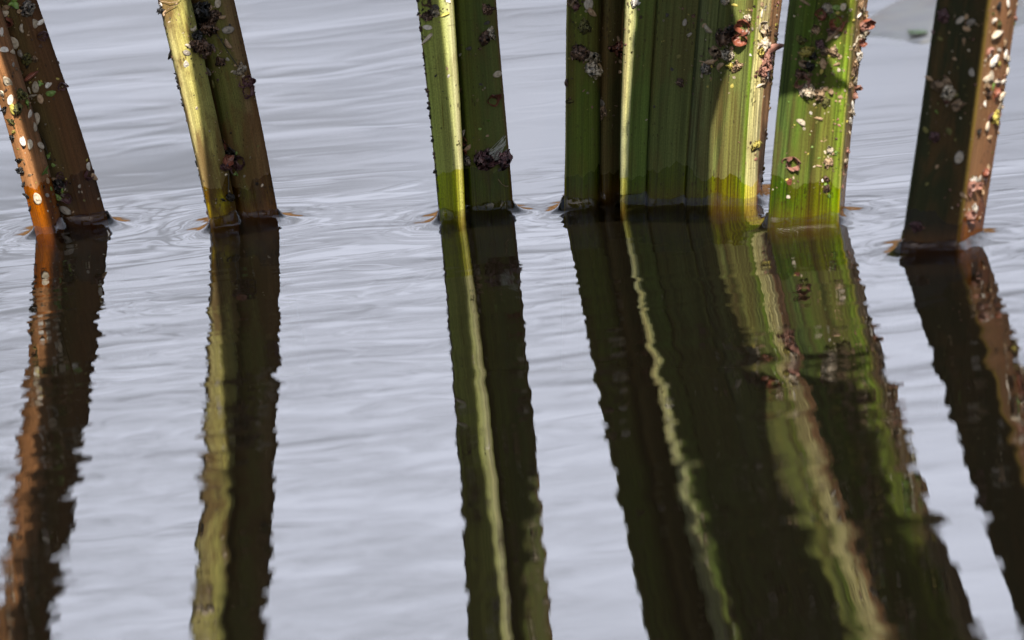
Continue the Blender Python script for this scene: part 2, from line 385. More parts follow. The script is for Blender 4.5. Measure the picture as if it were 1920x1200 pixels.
leaf(r4, y4, [(1281, 1309, -4.8, (0.06, 0.075, 0.02)), (1287, 1315, -6.4, (0.13, 0.15, 0.06)), (1340, 1366, -8.4, (0.13, 0.15, 0.042)), (1385, 1411, -10.0, (0.14, 0.165, 0.042)), (1394, 1420, -10.4, (0.13, 0.2, 0.02)), (1398, 1424, -10.1, (0.66, 0.63, 0.27)),
              (1417, 1446, -8.6, (0.74, 0.66, 0.34)), (1420, 1450, -8.0, (0.36, 0.2, 0.1)), (1428, 1469, -4.6, (0.34, 0.19, 0.1)), (1420, 1456, 4, BRD), (1290, 1318, 3, DG)], M5, bow=fan, seed=12)  # pale side face: sun painted into its colour
add_shade_caster(r4, y4, (0, -0.2), [(500, 1018, 1162), (440, 1020, 1163), (0, 1030, 1172), (-300, 1060, 1207), (-560, 1075, 1232), (-700, 1085, 1246)], M3, seed=8, bow=(0.2, 1.05), root=Vector((0.03, y4 + 0.01, 0.21)))
add_shade_caster(r4, y4, (-1.1, -8.5), [(500, 1167, 1322), (450, 1169, 1325), (380, 1170, 1328), (240, 1175, 1335), (130, 1184, 1365), (60, 1189, 1384), (0, 1193, 1366), (-100, 1204, 1362), (-300, 1221, 1410), (-560, 1243, 1440), (-700, 1254, 1455)], M3, seed=9, rough=0.35, bow=(1.1, 2.7), root=Vector((0.055, y4 + 0.01, 0.21)))
# 5 ribbed
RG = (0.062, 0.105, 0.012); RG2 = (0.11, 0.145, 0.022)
r5, y5 = stem('ribbed bright green stem leaning right, second from right', 1446, 432)
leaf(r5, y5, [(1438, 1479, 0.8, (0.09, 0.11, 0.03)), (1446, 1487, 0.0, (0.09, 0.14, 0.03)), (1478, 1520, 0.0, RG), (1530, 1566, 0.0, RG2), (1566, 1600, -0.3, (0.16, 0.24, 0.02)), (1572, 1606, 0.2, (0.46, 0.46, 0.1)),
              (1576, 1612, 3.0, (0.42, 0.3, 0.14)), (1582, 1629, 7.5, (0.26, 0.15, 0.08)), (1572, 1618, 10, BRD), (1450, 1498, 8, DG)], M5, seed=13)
add_shade_caster(r5, y5, 0, [(185, 1440, 1640), (150, 1440, 1570), (100, 1450, 1550), (40, 1465, 1600), (0, 1460, 1585), (-30, 1460, 1566), (-180, 1480, 1600), (-240, 1490, 1660), (-480, 1540, 1680), (-560, 1560, 1690)], M3, seed=10, rough=0.6, root=Vector((0.1, y5 + 0.01, 0.21)))
# 6 dark
r6, y6 = stem('dark shaded stem leaning right, rightmost, with a brown sunlit side', 1692, 480)
leaf(r6, y6, [(1687, 1756, 0.7, (0.05, 0.055, 0.018)), (1692, 1761, 0.0, (0.022, 0.025, 0.009)), (1760, 1820, -1.2, (0.02, 0.022, 0.008)), (1786, 1846, -2.0, (0.032, 0.024, 0.008)), (1795, 1856, -2.2, (0.34, 0.22, 0.05)), (1800, 1862, -1.2, (0.32, 0.17, 0.08)),  # near-black front: its shade is painted into the colour
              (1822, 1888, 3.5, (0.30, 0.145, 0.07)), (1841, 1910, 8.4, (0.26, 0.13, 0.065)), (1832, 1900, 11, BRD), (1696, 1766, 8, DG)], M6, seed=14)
add_shade_caster(r6, y6, (0, -2.2), [(560, 1650, 1790), (510, 1660, 1794), (0, 1735, 1855), (-560, 1810, 1950)], M3, seed=11, root=Vector((0.13, y6 + 0.01, 0.21)))
bpy.context.view_layer.update()

# ------------------------------------------------------------------ water
def dist_poly(P, X, Y):
    """distance outside a closed polygon (0 inside)"""
    best = np.full(X.shape, 1e9); inside = np.zeros(X.shape, bool)
    n = len(P)
    for i in range(n):
        x0, y0 = P[i]; x1, y1 = P[(i + 1) % n]
        ex, ey = x1 - x0, y1 - y0; L2 = ex * ex + ey * ey + 1e-18
        t = np.clip(((X - x0) * ex + (Y - y0) * ey) / L2, 0, 1)
        d = (X - x0 - t * ex) ** 2 + (Y - y0 - t * ey) ** 2
        best = np.minimum(best, d)
        c = ((y0 > Y) != (y1 > Y)) & (X < ex * (Y - y0) / (ey if abs(ey) > 1e-12 else 1e-12) + x0)
        inside ^= c
    best = np.sqrt(best); best[inside] = 0
    return best

def axis(fine, far):
    f = np.array(fine); ext = np.geomspace(0.01, far, 26)
    return np.concatenate([f[0] - ext[::-1], f, f[-1] + ext])
gx = axis(np.arange(-0.118, 0.1281, 0.0003), 14)
gy = axis(np.concatenate([np.arange(-0.46, -0.1, 0.00042), np.arange(-0.1, 0.032, 0.0003), np.arange(0.032, 0.24, 0.0008)]), 14)
X, Y = np.meshgrid(gx, gy)
rs = np.random.RandomState(11)
def vnoise(X, Y, sx, sy, seed):
    """smooth value noise (cubic) on a lattice with cells sx by sy metres"""
    r = np.random.RandomState(seed); T = r.uniform(-1, 1, (64, 64))
    fx, fy = X / sx, Y / sy; ix, iy = np.floor(fx).astype(int), np.floor(fy).astype(int)
    tx, ty = fx - ix, fy - iy
    tx = tx ** 3 * (tx * (tx * 6 - 15) + 10); ty = ty ** 3 * (ty * (ty * 6 - 15) + 10)
    g = lambda a, b: T[(iy + b) % 64, (ix + a) % 64]
    return (g(0, 0) * (1 - tx) + g(1, 0) * tx) * (1 - ty) + (g(0, 1) * (1 - tx) + g(1, 1) * tx) * ty
calm = np.clip((0.07 - Y) / 0.11, 0.12, 1.0) * np.clip((Y + 0.46) / 0.36, 0.35, 1.0)           # the far water is smoother
WX = X + 0.008 * vnoise(X, Y, 0.03, 0.03, 1) + 0.0016 * vnoise(X, Y, 0.012, 0.012, 5)
WY = Y + 0.006 * vnoise(X, Y, 0.035, 0.03, 2) + 0.0015 * vnoise(X, Y, 0.016, 0.011, 6)
H = np.zeros_like(X)
for i in range(46):
    lam = math.exp(rs.uniform(math.log(0.007), math.log(0.045)))
    ang = rs.normal(0.04, 0.16 if lam > 0.016 else 0.13) + math.pi / 2
    slope = 0.0018 * min(1.0, (lam / 0.016) ** 0.9)
    k = 2 * math.pi / lam; A = slope / k
    ph = rs.uniform(0, 6.28)
    q = np.sin(k * (math.cos(ang) * WX + math.sin(ang) * WY) + ph)
    H += A * (calm if lam < 0.022 else calm ** 0.8) * q
# wind-puckered patches of shorter ripples
patch = np.clip(vnoise(X, Y, 0.04, 0.05, 3) + 0.2, 0, 1)
for i in range(14):
    lam = rs.uniform(0.0045, 0.009); ang = rs.normal(0.15, 0.3) + math.pi / 2; k = 2 * math.pi / lam
    H += 0.0013 / k * calm * patch * np.sin(k * (math.cos(ang) * WX + math.sin(ang) * WY) + rs.uniform(0, 6.28))
# thin sharp wrinkles, broken into short curved lengths
for i in range(9):
    lam = rs.uniform(0.011, 0.026); ang = rs.normal(0.05, 0.06) + math.pi / 2
    VX = X + 0.012 * vnoise(X, Y, 0.022, 0.045, 60 + i); VY = Y + 0.0065 * vnoise(X, Y, 0.026, 0.03, 80 + i) + 0.0011 * vnoise(X, Y, 0.009, 0.014, 90 + i)
    t = (math.cos(ang) * VX + math.sin(ang) * VY) / lam + rs.uniform(0, 1)
    t = (t - np.round(t)) * lam
    sg = rs.uniform(0.0009, 0.0016)
    mk = np.clip(vnoise(X, Y, 0.016, 0.03, 30 + i) * 1.9 - 0.25, 0, 1)
    H += rs.uniform(0.012, 0.025) * sg * calm * mk * np.exp(-(t / sg) ** 2)
far_fade = np.clip(1.6 - (np.abs(X) + np.abs(Y)) / 1.0, 0, 1)
H *= far_fade
# the water climbs the stems, with faint rings round them
sel = (np.abs(X) < 0.13) & (Y > -0.12) & (Y < 0.06)
xs, ys = X[sel], Y[sel]
acc = np.zeros(xs.shape); dm = np.full(xs.shape, 1e9)
for P in SOLIDS:
    d = dist_poly(P, xs, ys); dm = np.minimum(dm, d)
    h0 = 0.0016 * (1 + 0.28 * vnoise(xs, ys, 0.003, 0.003, 21))
    acc += (h0 * (0.85 * np.exp(-d / 0.0021) + 0.85 * np.exp(-d / 0.0006))) ** 3
rings = 0.000011 * np.cos(2 * math.pi * dm / 0.0042) * np.exp(-((dm - 0.007) / 0.006) ** 2)
H[sel] += acc ** (1 / 3) + rings
nx, ny = len(gx), len(gy)
co = np.stack([X, Y, H], -1).reshape(-1, 3).astype(np.float32)
ii = (np.arange(ny - 1)[:, None] * nx + np.arange(nx - 1)[None, :]).reshape(-1)
quads = np.stack([ii, ii + 1, ii + 1 + nx, ii + nx], -1).astype(np.int32)
wm = bpy.data.meshes.new('water')
wm.vertices.add(len(co)); wm.vertices.foreach_set('co', co.ravel())
wm.loops.add(quads.size); wm.loops.foreach_set('vertex_index', quads.ravel())
wm.polygons.add(len(quads)); wm.polygons.foreach_set('loop_start', np.arange(0, quads.size, 4, dtype=np.int32))
wm.polygons.foreach_set('use_smooth', np.ones(len(quads), bool)); wm.update(); wm.validate()
mt = bpy.data.materials.new('pond_water'); mt.use_nodes = True
N = NT(mt.node_tree); N.n.clear()
fr = N.a('ShaderNodeFresnel'); fr.inputs[0].default_value = 1.5
gl = N.a('ShaderNodeBsdfGlossy'); gl.inputs['Roughness'].default_value = 0.0; gl.inputs[0].default_value = (1, 1, 1, 1)
tp = N.a('ShaderNodeBsdfTransparent'); tp.inputs[0].default_value = (0.92, 0.9, 0.86, 1)
df = N.a('ShaderNodeBsdfDiffuse'); df.inputs[0].default_value = (0.24, 0.19, 0.115, 1)      # thin brown veil added to lighten the dark reflections
m0 = N.a('ShaderNodeMixShader'); m0.inputs[0].default_value = 0.02; N.l.new(tp.outputs[0], m0.inputs[1]); N.l.new(df.outputs[0], m0.inputs[2])
mx = N.a('ShaderNodeMixShader'); N.l.new(fr.outputs[0], mx.inputs[0]); N.l.new(m0.outputs[0], mx.inputs[1]); N.l.new(gl.outputs[0], mx.inputs[2])
va = N.a('ShaderNodeVolumeAbsorption'); va.inputs[0].default_value = (0.58, 0.42, 0.15, 1); va.inputs[1].default_value = 300
o = N.a('ShaderNodeOutputMaterial'); N.l.new(mx.outputs[0], o.inputs[0]); N.l.new(va.outputs[0], o.inputs[1])
wm.materials.append(mt)
water = link('water', wm); tag(water, kind='structure')

def simple(name, c1, c2, scale, rough=0.9):
    m = bpy.data.materials.new(name); m.use_nodes = True
    N = NT(m.node_tree); N.n.clear(); tc = N.a('ShaderNodeTexCoord')
    c = N.mix(N.ramp(N.noise(tc.outputs['Object'], scale, 5, 0.6), 0.35, 0.65), c1, c2)
    p = N.a('ShaderNodeBsdfPrincipled'); N.l.new(c, p.inputs['Base Color']); p.inputs['Roughness'].default_value = rough
    o = N.a('ShaderNodeOutputMaterial'); N.l.new(p.outputs[0], o.inputs[0]); return m
mud = simple('pond_mud', (0.014, 0.009, 0.005), (0.01, 0.007, 0.004), 9)
bed = link('pond_bed', mesh('pond_bed', [(-60, -60, -0.03), (60, -60, -0.03), (60, 60, -0.03), (-60, 60, -0.03)], [(0, 1, 2, 3)], mud)); tag(bed, kind='structure')
# the far bank: an earth slope and a mass of dry reeds on it, seen only where the water by the stems mirrors it
bank_m = simple('dry_bank', (0.22, 0.12, 0.05), (0.1, 0.06, 0.03), 3)
bv, bf = [], []
nb = 60
for i in range(nb + 1):
    x = -9 + 18 * i / nb
    a = pnoise(Vector((x * 0.7, 0, 3)))
    for (yy, zz) in ((6.2, -0.15), (6.6, 0.12 + 0.05 * a), (7.6, 0.3 + 0.1 * a), (9, 0.3), (12, 0.25)): bv.append((x, yy + 0.3 * a, zz))
for i in range(nb):
    for j in range(4): bf.append((i * 5 + j, (i + 1) * 5 + j, (i + 1) * 5 + j + 1, i * 5 + j + 1))
bank = link('bank', mesh('bank', bv, bf, bank_m)); tag(bank, kind='structure')
rr = random.Random(5); bv, bf = [], []
for i in range(5200):
    x = rr.uniform(-6, 6); y = rr.uniform(6.5, 8.2); h = rr.uniform(0.35, 0.9) * (1 + 0.3 * pnoise(Vector((x, y, 0)))); wd = rr.uniform(0.006, 0.014)
    lx, ly = rr.gauss(0, 0.12), rr.gauss(0, 0.1); b = len(bv); z0 = 0.12
    bv += [(x - wd, y, z0), (x + wd, y + wd * 0.4, z0), (x + lx * 0.4 + wd * 0.8, y + ly * 0.4, z0 + h * 0.6), (x + lx * 0.4 - wd * 0.8, y + ly * 0.4, z0 + h * 0.6), (x + lx, y + ly, z0 + h)]
    bf += [(b, b + 1, b + 2, b + 3), (b + 3, b + 2, b + 4)]
reeds = link('far_reeds', mesh('far_reeds', bv, bf, simple('dry_reed', (0.36, 0.2, 0.08), (0.2, 0.1, 0.04), 4)))
tag(reeds, 'dry brown reeds on the far bank, mirrored in the water', 'reeds', kind='stuff')

# ------------------------------------------------------------------ debris shapes (unit size: about 1 across, lying on z = 0, facing +z)
def grid_shell(fn, nu, nv, thick=0.0):
    v = [fn(i / nu, j / nv) for i in range(nu + 1) for j in range(nv + 1)]
    f = [(i * (nv + 1) + j, (i + 1) * (nv + 1) + j, (i + 1) * (nv + 1) + j + 1, i * (nv + 1) + j + 1) for i in range(nu) for j in range(nv)]
    return v, f
def merge(parts):
    V, F = [], []
    for v, f in parts:
        b = len(V); V += [Vector(q) for q in v]; F += [tuple(b + k for k in q) for q in f]
    return V, F
def double(v, f, t):
    """give a shell a thickness t along -z"""
    n = len(v); v2 = [Vector(q) for q in v] + [Vector(q) - Vector((0, 0, t)) for q in v]
    f2 = list(f) + [tuple(n + k for k in q[::-1]) for q in f]
    from collections import Counter
    ec = Counter(); od = {}
    for q in f:
        for a, b in zip(q, q[1:] + q[:1]): ec[frozenset((a, b))] += 1; od[frozenset((a, b))] = (a, b)
    for e, c in ec.items():
        if c == 1: a, b = od[e]; f2.append((b, a, n + a, n + b))
    return v2, f2
def sh_seed(r):
    nu, nv = 14, 9; e = r.uniform(0.25, 0.38); hh = r.uniform(0.13, 0.2); bend = r.uniform(-0.12, 0.12); pinch = r.uniform(0, 0.3)
    v, f = [], []
    for j in range(nv + 1):
        ph = math.pi * j / nv
        for i in range(nu):
            th = 2 * math.pi * i / nu
            x = math.sin(ph) * math.cos(th); y = math.sin(ph) * math.sin(th); z = math.cos(ph)
            rad = 1 + 0.05 * pnoise(Vector((x * 2, y * 2, r.random() * 0.01 + z)))
            q = Vector((x * e * (1 - pinch * y) * rad + bend * y * y, y * 0.5 * rad, z * hh + hh * 0.8))
            rr_ = math.sin(ph)
            if z > 0: q.z -= hh * 0.6 * math.exp(-((rr_ - 0.45) / 0.3) ** 2)      # a dished top with a raised rim
            v.append(q)
    for j in range(nv):
        for i in range(nu): f.append((j * nu + i, (j + 1) * nu + i, (j + 1) * nu + (i + 1) % nu, j * nu + (i + 1) % nu))
    return v, f
def scale_shell(r, L, W, cup, curl):
    s0 = r.random() * 50; tip = r.uniform(0.5, 1.0); lean = r.uniform(-0.12, 0.12)
    def fn(a, b):
        t, s = a, b * 2 - 1
        wd = W * (math.sin(math.pi * (0.14 + 0.84 * t ** 0.85)) ** tip) * (1 + 0.35 * pnoise(Vector((t * 5, s0 + (s > 0) * 7, 0))))
        x = s * wd + lean * t * t; y = t * L * (1 + 0.1 * pnoise(Vector((s * 3, s0, 2))))
        z = cup * (1 - s * s) * math.sin(math.pi * (0.15 + 0.8 * t)) + curl * t * t + 0.07 * L * pnoise(Vector((s * 1.5, t * 2.0, s0))) + 0.006 * math.sin(s * 14)
        return Vector((x, y, z))
    v, f = grid_shell(fn, 8, 8)
    return double(v, f, 0.022)
def sh_bud(r):
    """cupped scales standing round a hollow, some bent open"""
    parts = []
    n = r.randint(3, 5)
    for k in range(n):
        L = r.uniform(0.6, 0.85)
        v, f = scale_shell(r, L, r.uniform(0.3, 0.42), -r.uniform(0.14, 0.26), 0.0)
        bend = r.uniform(0.5, 1.3) if r.random() < 0.75 else -0.3
        v = [Vector((q.x, L * math.sin(q.y * bend / L) / bend, q.z + L * (1 - math.cos(q.y * bend / L)) / bend)) for q in v]
        m = Matrix.Rotation(2 * math.pi * k / n + r.uniform(-0.35, 0.35), 3, 'Z') @ Matrix.Rotation(r.uniform(0.15, 0.7), 3, 'X')
        off = Vector((0, 0, r.uniform(0.02, 0.1)))
        parts.append(([m @ (q + Vector((0, 0.04, 0))) + off for q in v], f))
    sx = r.uniform(0.75, 1.0)
    V, F = merge(parts)
    return [Vector((q.x * sx * 0.85, q.y * 0.85, q.z * 0.9)) for q in V], F
def sh_husk(r):
    parts = []
    for k in range(r.randint(2, 4)):
        v, f = scale_shell(r, r.uniform(0.5, 1.0), r.uniform(0.18, 0.36), r.uniform(0.08, 0.3), r.uniform(-0.3, 0.4))
        m = Matrix.Rotation(r.uniform(-2.2, 2.2), 3, 'Z') @ Matrix.Rotation(r.uniform(-0.3, 0.7), 3, 'X') @ Matrix.Rotation(r.uniform(-0.9, 0.9), 3, 'Y')
        parts.append(([m @ (q - Vector((0, 0.35, 0))) + Vector((r.uniform(-.22, .22), r.uniform(-.22, .22), 0.05 + 0.07 * k)) for q in v], f))
    return merge(parts)
def sh_sliver(r):
    v, f = scale_shell(r, 1.0, r.uniform(0.13, 0.19), r.uniform(0.1, 0.16), r.uniform(-0.05, 0.15))
    bend = r.uniform(-0.2, 0.2)
    return [q + Vector((bend * (q.y - 0.5) ** 2, -0.5, 0.06)) for q in v], f
def sh_curl(r):
    """a bent bean of a seed"""
    nu, nv = 12, 9; v, f = [], []
    k = r.uniform(0.7, 1.3)
    for i in range(nu + 1):
        t = i / nu; a = (t - 0.5) * 2.2 * k; c = Vector((0.36 * math.cos(a) - 0.25, 0.42 * math.sin(a), 0.14)); rad = 0.19 * (math.sin(math.pi * (0.06 + 0.88 * t))) ** 0.6
        nrm = Vector((math.cos(a), math.sin(a), 0))
        for j in range(nv):
            b = 2 * math.pi * j / nv
            v.append(c + nrm * rad * math.cos(b) + Vector((0, 0, rad * 0.8 * math.sin(b))))
    for i in range(nu):
        for j in range(nv): f.append((i * nv + j, i * nv + (j + 1) % nv, (i + 1) * nv + (j + 1) % nv, (i + 1) * nv + j))
    f.append(tuple(range(nv))); f.append(tuple(nu * nv + j for j in range(nv))[::-1])
    return v, f
def sh_duck(r):
    parts = []
    for k in range(3):
        L = (0.62, 0.55, 0.4)[k]
        v, f = scale_shell(r, L, L * 0.36, 0.07, 0.05)
        m = Matrix.Rotation((0.2, 1.9, -1.6)[k] + r.uniform(-0.3, 0.3), 3, 'Z') @ Matrix.Rotation(r.uniform(0.0, 0.3), 3, 'X')
        parts.append(([m @ q + Vector((0, 0, 0.08)) for q in v], f))
    return merge(parts)
SHAPES = {'seed': sh_seed, 'bud': sh_bud, 'husk': sh_husk, 'sliver': sh_sliver, 'curl': sh_curl, 'leaflet': sh_duck, 'grain': sh_seed}
GEO = {}
def shape(kind, var):
    if (kind, var) not in GEO: GEO[kind, var] = SHAPES[kind](random.Random(sum(map(ord, kind)) * 31 + var))
    return GEO[kind, var]
MESHES = {}
def bit_mesh(kind, colour, var):
    key = (kind, colour, var)
    if key not in MESHES:
        v, f = shape(kind, var)
        MESHES[key] = mesh(kind, [q * MM for q in v], f, BIT[colour])
        bm = bmesh.new(); bm.from_mesh(MESHES[key]); bmesh.ops.recalc_face_normals(bm, faces=bm.faces); bm.to_mesh(MESHES[key]); bm.free()
    return MESHES[key]

# one search tree over all the stems' leaves
allv, allf, owner = [], [], []
for o in STEM_OBJS:
    b = len(allv); mw = o.matrix_world
    allv += [mw @ v.co for v in o.data.vertices]
    for p in o.data.polygons:
        if len(p.vertices) == 4: allf.append(tuple(b + k for k in p.vertices)); owner.append(STEMS.index(o.parent))
BVH = BVHTree.FromPolygons(allv, allf)
def frame(n, ang, tilt=0.0):
    n = n.normalized(); t = Vector((0, 0, 1)) - n * n.z
    t = t.normalized() if t.length > 0.05 else Vector((0, 1, 0)); s = t.cross(n)
    m = Matrix((s, t, n)).transposed()
    return m @ Matrix.Rotation(ang, 3, 'Z') @ Matrix.Rotation(tilt, 3, 'X')
rnd = random.Random(77)
PLACED = []
def put(px, py, kind, colour, size, stem_no=None, ang=None, tilt=None):
    d = ray(px, py); hit, nrm, idx, dist = BVH.ray_cast(CAM, d)
    if hit is None:
        hit, nrm, idx, dist = BVH.find_nearest(on_plane(px, py, (STEMS[stem_no - 1].location.y + 0.003) if stem_no else 0))
    if nrm.dot(d) > 0: nrm = -nrm
    PLACED.append(dict(px=px, py=py, kind=kind, colour=colour, size=size, hit=hit, n=nrm, stem=owner[idx],
                       ang=rnd.uniform(0, 6.28) if ang is None else ang, tilt=rnd.gauss(0, 0.3) if tilt is None else tilt))

D_ = """1: 9,25,s,p,13 11,14,s,t,14 17,42,b,r,24 25,4,l,n,20 51,18,h,g,19 37,20,g,t,10 66,43,s,p,15 76,42,s,w,14 42,53,c,p,16 78,66,b,u,20 25,79,s,p,21 6,93,s,w,17 22,97,s,p,13 38,101,s,g,13 2,60,s,w,14 58,142,v,r,26 67,163,s,p,18 90,159,s,w,12 77,158,l,n,11 96,175,s,n,16 76,186,s,t,15 61,180,v,p,16 54,168,v,p,14 14,152,s,p,22 5,174,s,p,14 20,187,s,w,17 25,204,s,y,18 38,176,h,o,17 49,193,s,n,18 55,214,s,w,16 69,223,s,p,19 65,238,s,p,14 114,159,b,u,15 108,148,g,y,6 50,112,h,o,16 66,110,h,t,10 33,202,h,o,15 22,229,h,o,11 24,121,g,g,8
1: 43,264,s,w,18 56,271,s,p,16 75,273,s,p,15 84,323,l,n,20 101,338,c,t,16 119,338,b,u,20 107,369,s,n,15 126,371,b,u,18 123,394,s,g,20 71,371,s,p,19 165,312,s,w,13 164,331,b,u,21 176,332,s,t,14 116,356,v,n,14 57,328,g,t,9 89,339,s,t,11 112,330,b,u,15 88,366,g,g,9 95,354,g,n,7 119,366,g,g,9 91,291,l,n,9 100,310,g,n,7 149,349,g,g,6 110,345,h,k,18 104,352,h,k,14
2: 302,8,s,w,13 309,26,c,t,12 376,22,h,k,30 392,16,s,t,15 405,26,h,b,17 408,6,s,p,15 417,30,c,t,18 427,56,s,g,19 361,54,c,p,14 377,56,s,p,10 388,48,h,b,24 370,68,h,k,18 376,86,h,b,26 366,84,h,b,20 352,87,c,p,12 359,80,s,t,11 379,76,c,p,13 350,99,s,g,13 348,120,s,w,14 429,82,c,t,20 391,134,s,g,16 378,104,b,b,14 395,96,v,b,16 414,114,h,b,15 427,111,g,w,7 453,130,h,p,15 440,136,g,g,9 464,153,b,u,21 468,170,b,u,23 400,158,v,o,16 374,44,h,k,17 396,36,h,b,17 387,94,h,k,16
2: 421,276,b,r,20 433,289,h,k,21 423,304,b,r,22 438,311,b,u,20 450,303,b,u,23 431,371,h,k,13 418,375,v,k,12 482,345,g,k,7 443,325,l,n,9 443,287,g,n,5 420,312,h,u,14 458,330,g,g,5
3: 799,4,b,b,16 817,13,g,k,12 816,24,h,p,16 833,28,v,y,15 790,30,s,t,9 803,32,h,b,15 801,51,s,w,14 800,73,v,p,22 841,2,g,w,8 914,19,h,b,16 913,43,g,k,10 911,68,h,b,20 918,64,h,p,14 879,91,g,k,9 932,139,s,p,14 927,187,b,r,21 902,158,g,k,6 862,170,v,b,14 863,102,g,n,5 916,226,g,n,7 841,142,g,w,6 895,188,g,o,6 900,242,g,n,5 863,103,g,g,7 909,165,g,g,5 817,142,g,k,5 838,128,g,t,6
3: 868,265,b,r,20 868,287,b,r,20 878,277,s,t,12 871,249,c,g,12 877,302,h,g,15 908,301,h,u,32 928,300,b,u,22 946,297,h,u,24 938,318,g,k,8 917,304,h,u,18 935,290,h,u,16 940,286,g,n,6
4: 1083,14,b,u,22 1103,8,s,g,19 1109,23,s,t,18 1073,5,h,t,15 1094,51,h,o,17 1087,98,h,b,26 1099,106,s,p,15 1109,106,h,p,19 1111,128,h,p,22 1122,127,s,t,16 1127,192,s,g,18 1129,208,h,t,19 1162,90,h,r,24 1161,77,v,t,17 1162,115,g,t,7 1162,135,g,t,7 1190,5,h,w,13 1251,28,g,k,7 1227,200,g,k,5 1272,106,g,o,8 1260,130,g,k,6 1275,153,h,b,12 1078,96,g,g,6 1101,174,g,g,4 1064,155,h,b,10 1069,190,h,o,9
4: 1361,1,h,p,15 1329,53,c,p,20 1321,47,g,t,9 1377,9,v,y,10 1403,34,h,p,13 1397,48,b,r,25 1390,74,b,r,26 1373,54,h,k,14 1357,73,h,b,23 1340,97,h,t,18 1365,103,h,p,18 1349,106,c,t,12 1331,116,v,t,26 1352,125,c,t,18 1324,129,h,g,17 1384,125,h,t,14 1371,124,h,y,11 1334,124,g,y,6 1284,42,s,g,11 1293,65,s,g,9 1316,142,g,p,6 1333,147,g,t,7 1373,161,g,y,7 1327,162,g,y,5 1407,103,g,w,6 1402,60,g,g,8 1372,90,g,b,9 1352,63,g,k,8
4: 1435,14,g,g,9 1428,25,v,w,12 1428,49,b,p,20 1431,80,h,p,20 1443,92,v,i,48 1436,110,h,i,22 1432,122,b,i,22 1437,141,s,w,13 1424,160,v,p,16 1431,149,h,t,12 1427,95,h,y,12 1434,60,h,t,14 1446,116,g,t,9 1430,132,h,i,16 1428,8,g,t,8 1417,298,g,i,7 1414,273,h,y,12 1421,271,h,y,11 1420,278,g,w,6 1416,290,g,t,6 1444,100,g,w,9 1435,72,g,y,7
5: 1540,24,b,r,20 1551,16,h,p,17 1570,46,b,r,27 1563,64,v,t,30 1572,66,v,p,16 1511,98,h,y,19 1525,104,h,k,14 1505,120,h,t,14 1518,123,h,k,14 1543,119,s,t,17 1537,83,h,u,14 1531,56,h,t,12 1506,150,b,i,25 1517,167,h,p,20 1507,169,h,p,14 1537,178,h,t,17 1549,166,s,t,11 1559,172,s,t,15 1568,121,v,t,15 1573,131,g,p,6 1502,76,h,o,13 1568,14,s,n,14 1581,13,s,p,12 1540,134,g,y,9 1547,96,h,t,12 1563,98,h,t,14 1570,24,g,y,7 1559,60,h,b,14 1575,107,g,t,8 1576,182,g,t,8 1520,140,g,b,8 1508,3,v,t,20 1560,28,h,n,13 1500,138,h,b,14 1550,190,h,o,12
5: 1503,228,s,p,15 1535,222,v,t,15 1484,301,b,i,23 1480,340,s,r,12 1554,303,h,t,14 1557,281,h,p,9 1536,311,v,t,9 1478,369,g,p,6 1542,338,g,w,5 1475,315,g,t,6 1549,335,h,b,9 1551,354,h,b,10 1498,307,g,t,6 1508,241,g,p,6 1520,212,g,w,6 1523,275,g,n,5
5: 1612,8,h,t,14 1619,16,v,p,16 1609,30,v,w,14 1621,45,b,r,24 1613,50,b,i,17 1614,66,h,p,13 1606,72,v,p,14 1613,80,b,r,17 1601,84,v,p,14 1607,105,h,w,18 1602,118,h,t,15 1600,130,h,b,14 1602,152,h,p,12 1604,166,b,i,18 1600,180,b,i,13 1597,196,v,w,16 1596,210,h,p,13 1593,226,h,w,10 1592,248,v,p,11 1588,283,h,i,8 1583,301,h,p,9 1584,311,h,i,9 1581,326,g,i,7 1580,350,g,i,7 1618,60,h,b,14 1622,30,h,t,14 1617,92,h,t,12 1610,140,h,t,12 1593,160,h,t,11
6: 1770,28,h,u,17 1771,37,h,u,12 1800,38,s,g,15 1812,31,s,t,9 1821,41,s,g,15 1812,54,s,t,13 1808,80,v,t,18 1743,147,v,t,16 1762,160,h,t,18 1776,152,h,t,13 1777,175,h,p,20 1791,178,s,o,10 1775,188,h,r,11 1798,197,h,t,15 1822,136,s,g,13 1799,295,s,g,19 1780,246,g,o,12 1735,243,g,o,11 1753,255,h,u,14 1757,312,g,t,8 1720,424,h,u,18 1738,345,g,o,6 1763,73,g,o,9 1757,211,v,n,11 1750,60,g,u,8 1790,110,g,t,7
6: 1889,5,s,w,16 1862,37,s,w,17 1891,24,s,t,13 1867,63,v,p,34 1853,94,b,i,16 1854,106,s,w,9 1862,113,s,w,22 1884,102,s,w,19 1889,111,s,p,15 1849,148,s,p,20 1858,141,s,p,17 1892,124,s,y,12 1888,133,s,p,17 1880,153,s,w,12 1895,158,v,p,18 1866,173,b,r,18 1878,179,s,p,17 1862,161,v,n,17 1848,160,h,t,13 1846,195,g,w,9 1873,201,s,p,15 1855,218,s,u,18 1864,221,h,y,18 1850,238,s,p,20 1873,93,g,g,10 1847,114,g,p,9 1870,155,h,u,11 1872,45,h,o,14 1871,11,h,k,10 1882,82,h,t,13 1853,177,h,b,15
6: 1845,322,b,r,19 1817,350,b,i,22 1832,347,b,i,15 1824,337,h,w,14 1836,335,s,g,12 1840,361,s,t,15 1825,390,h,w,14 1815,405,b,i,22 1836,409,s,t,12 1851,315,h,t,11 1833,247,h,k,10 1853,258,s,t,13 1806,366,s,t,13 1848,338,g,i,10 1815,396,h,p,10"""
KK = {'s': 'seed', 'b': 'bud', 'l': 'leaflet', 'h': 'husk', 'g': 'grain', 'c': 'curl', 'v': 'sliver'}
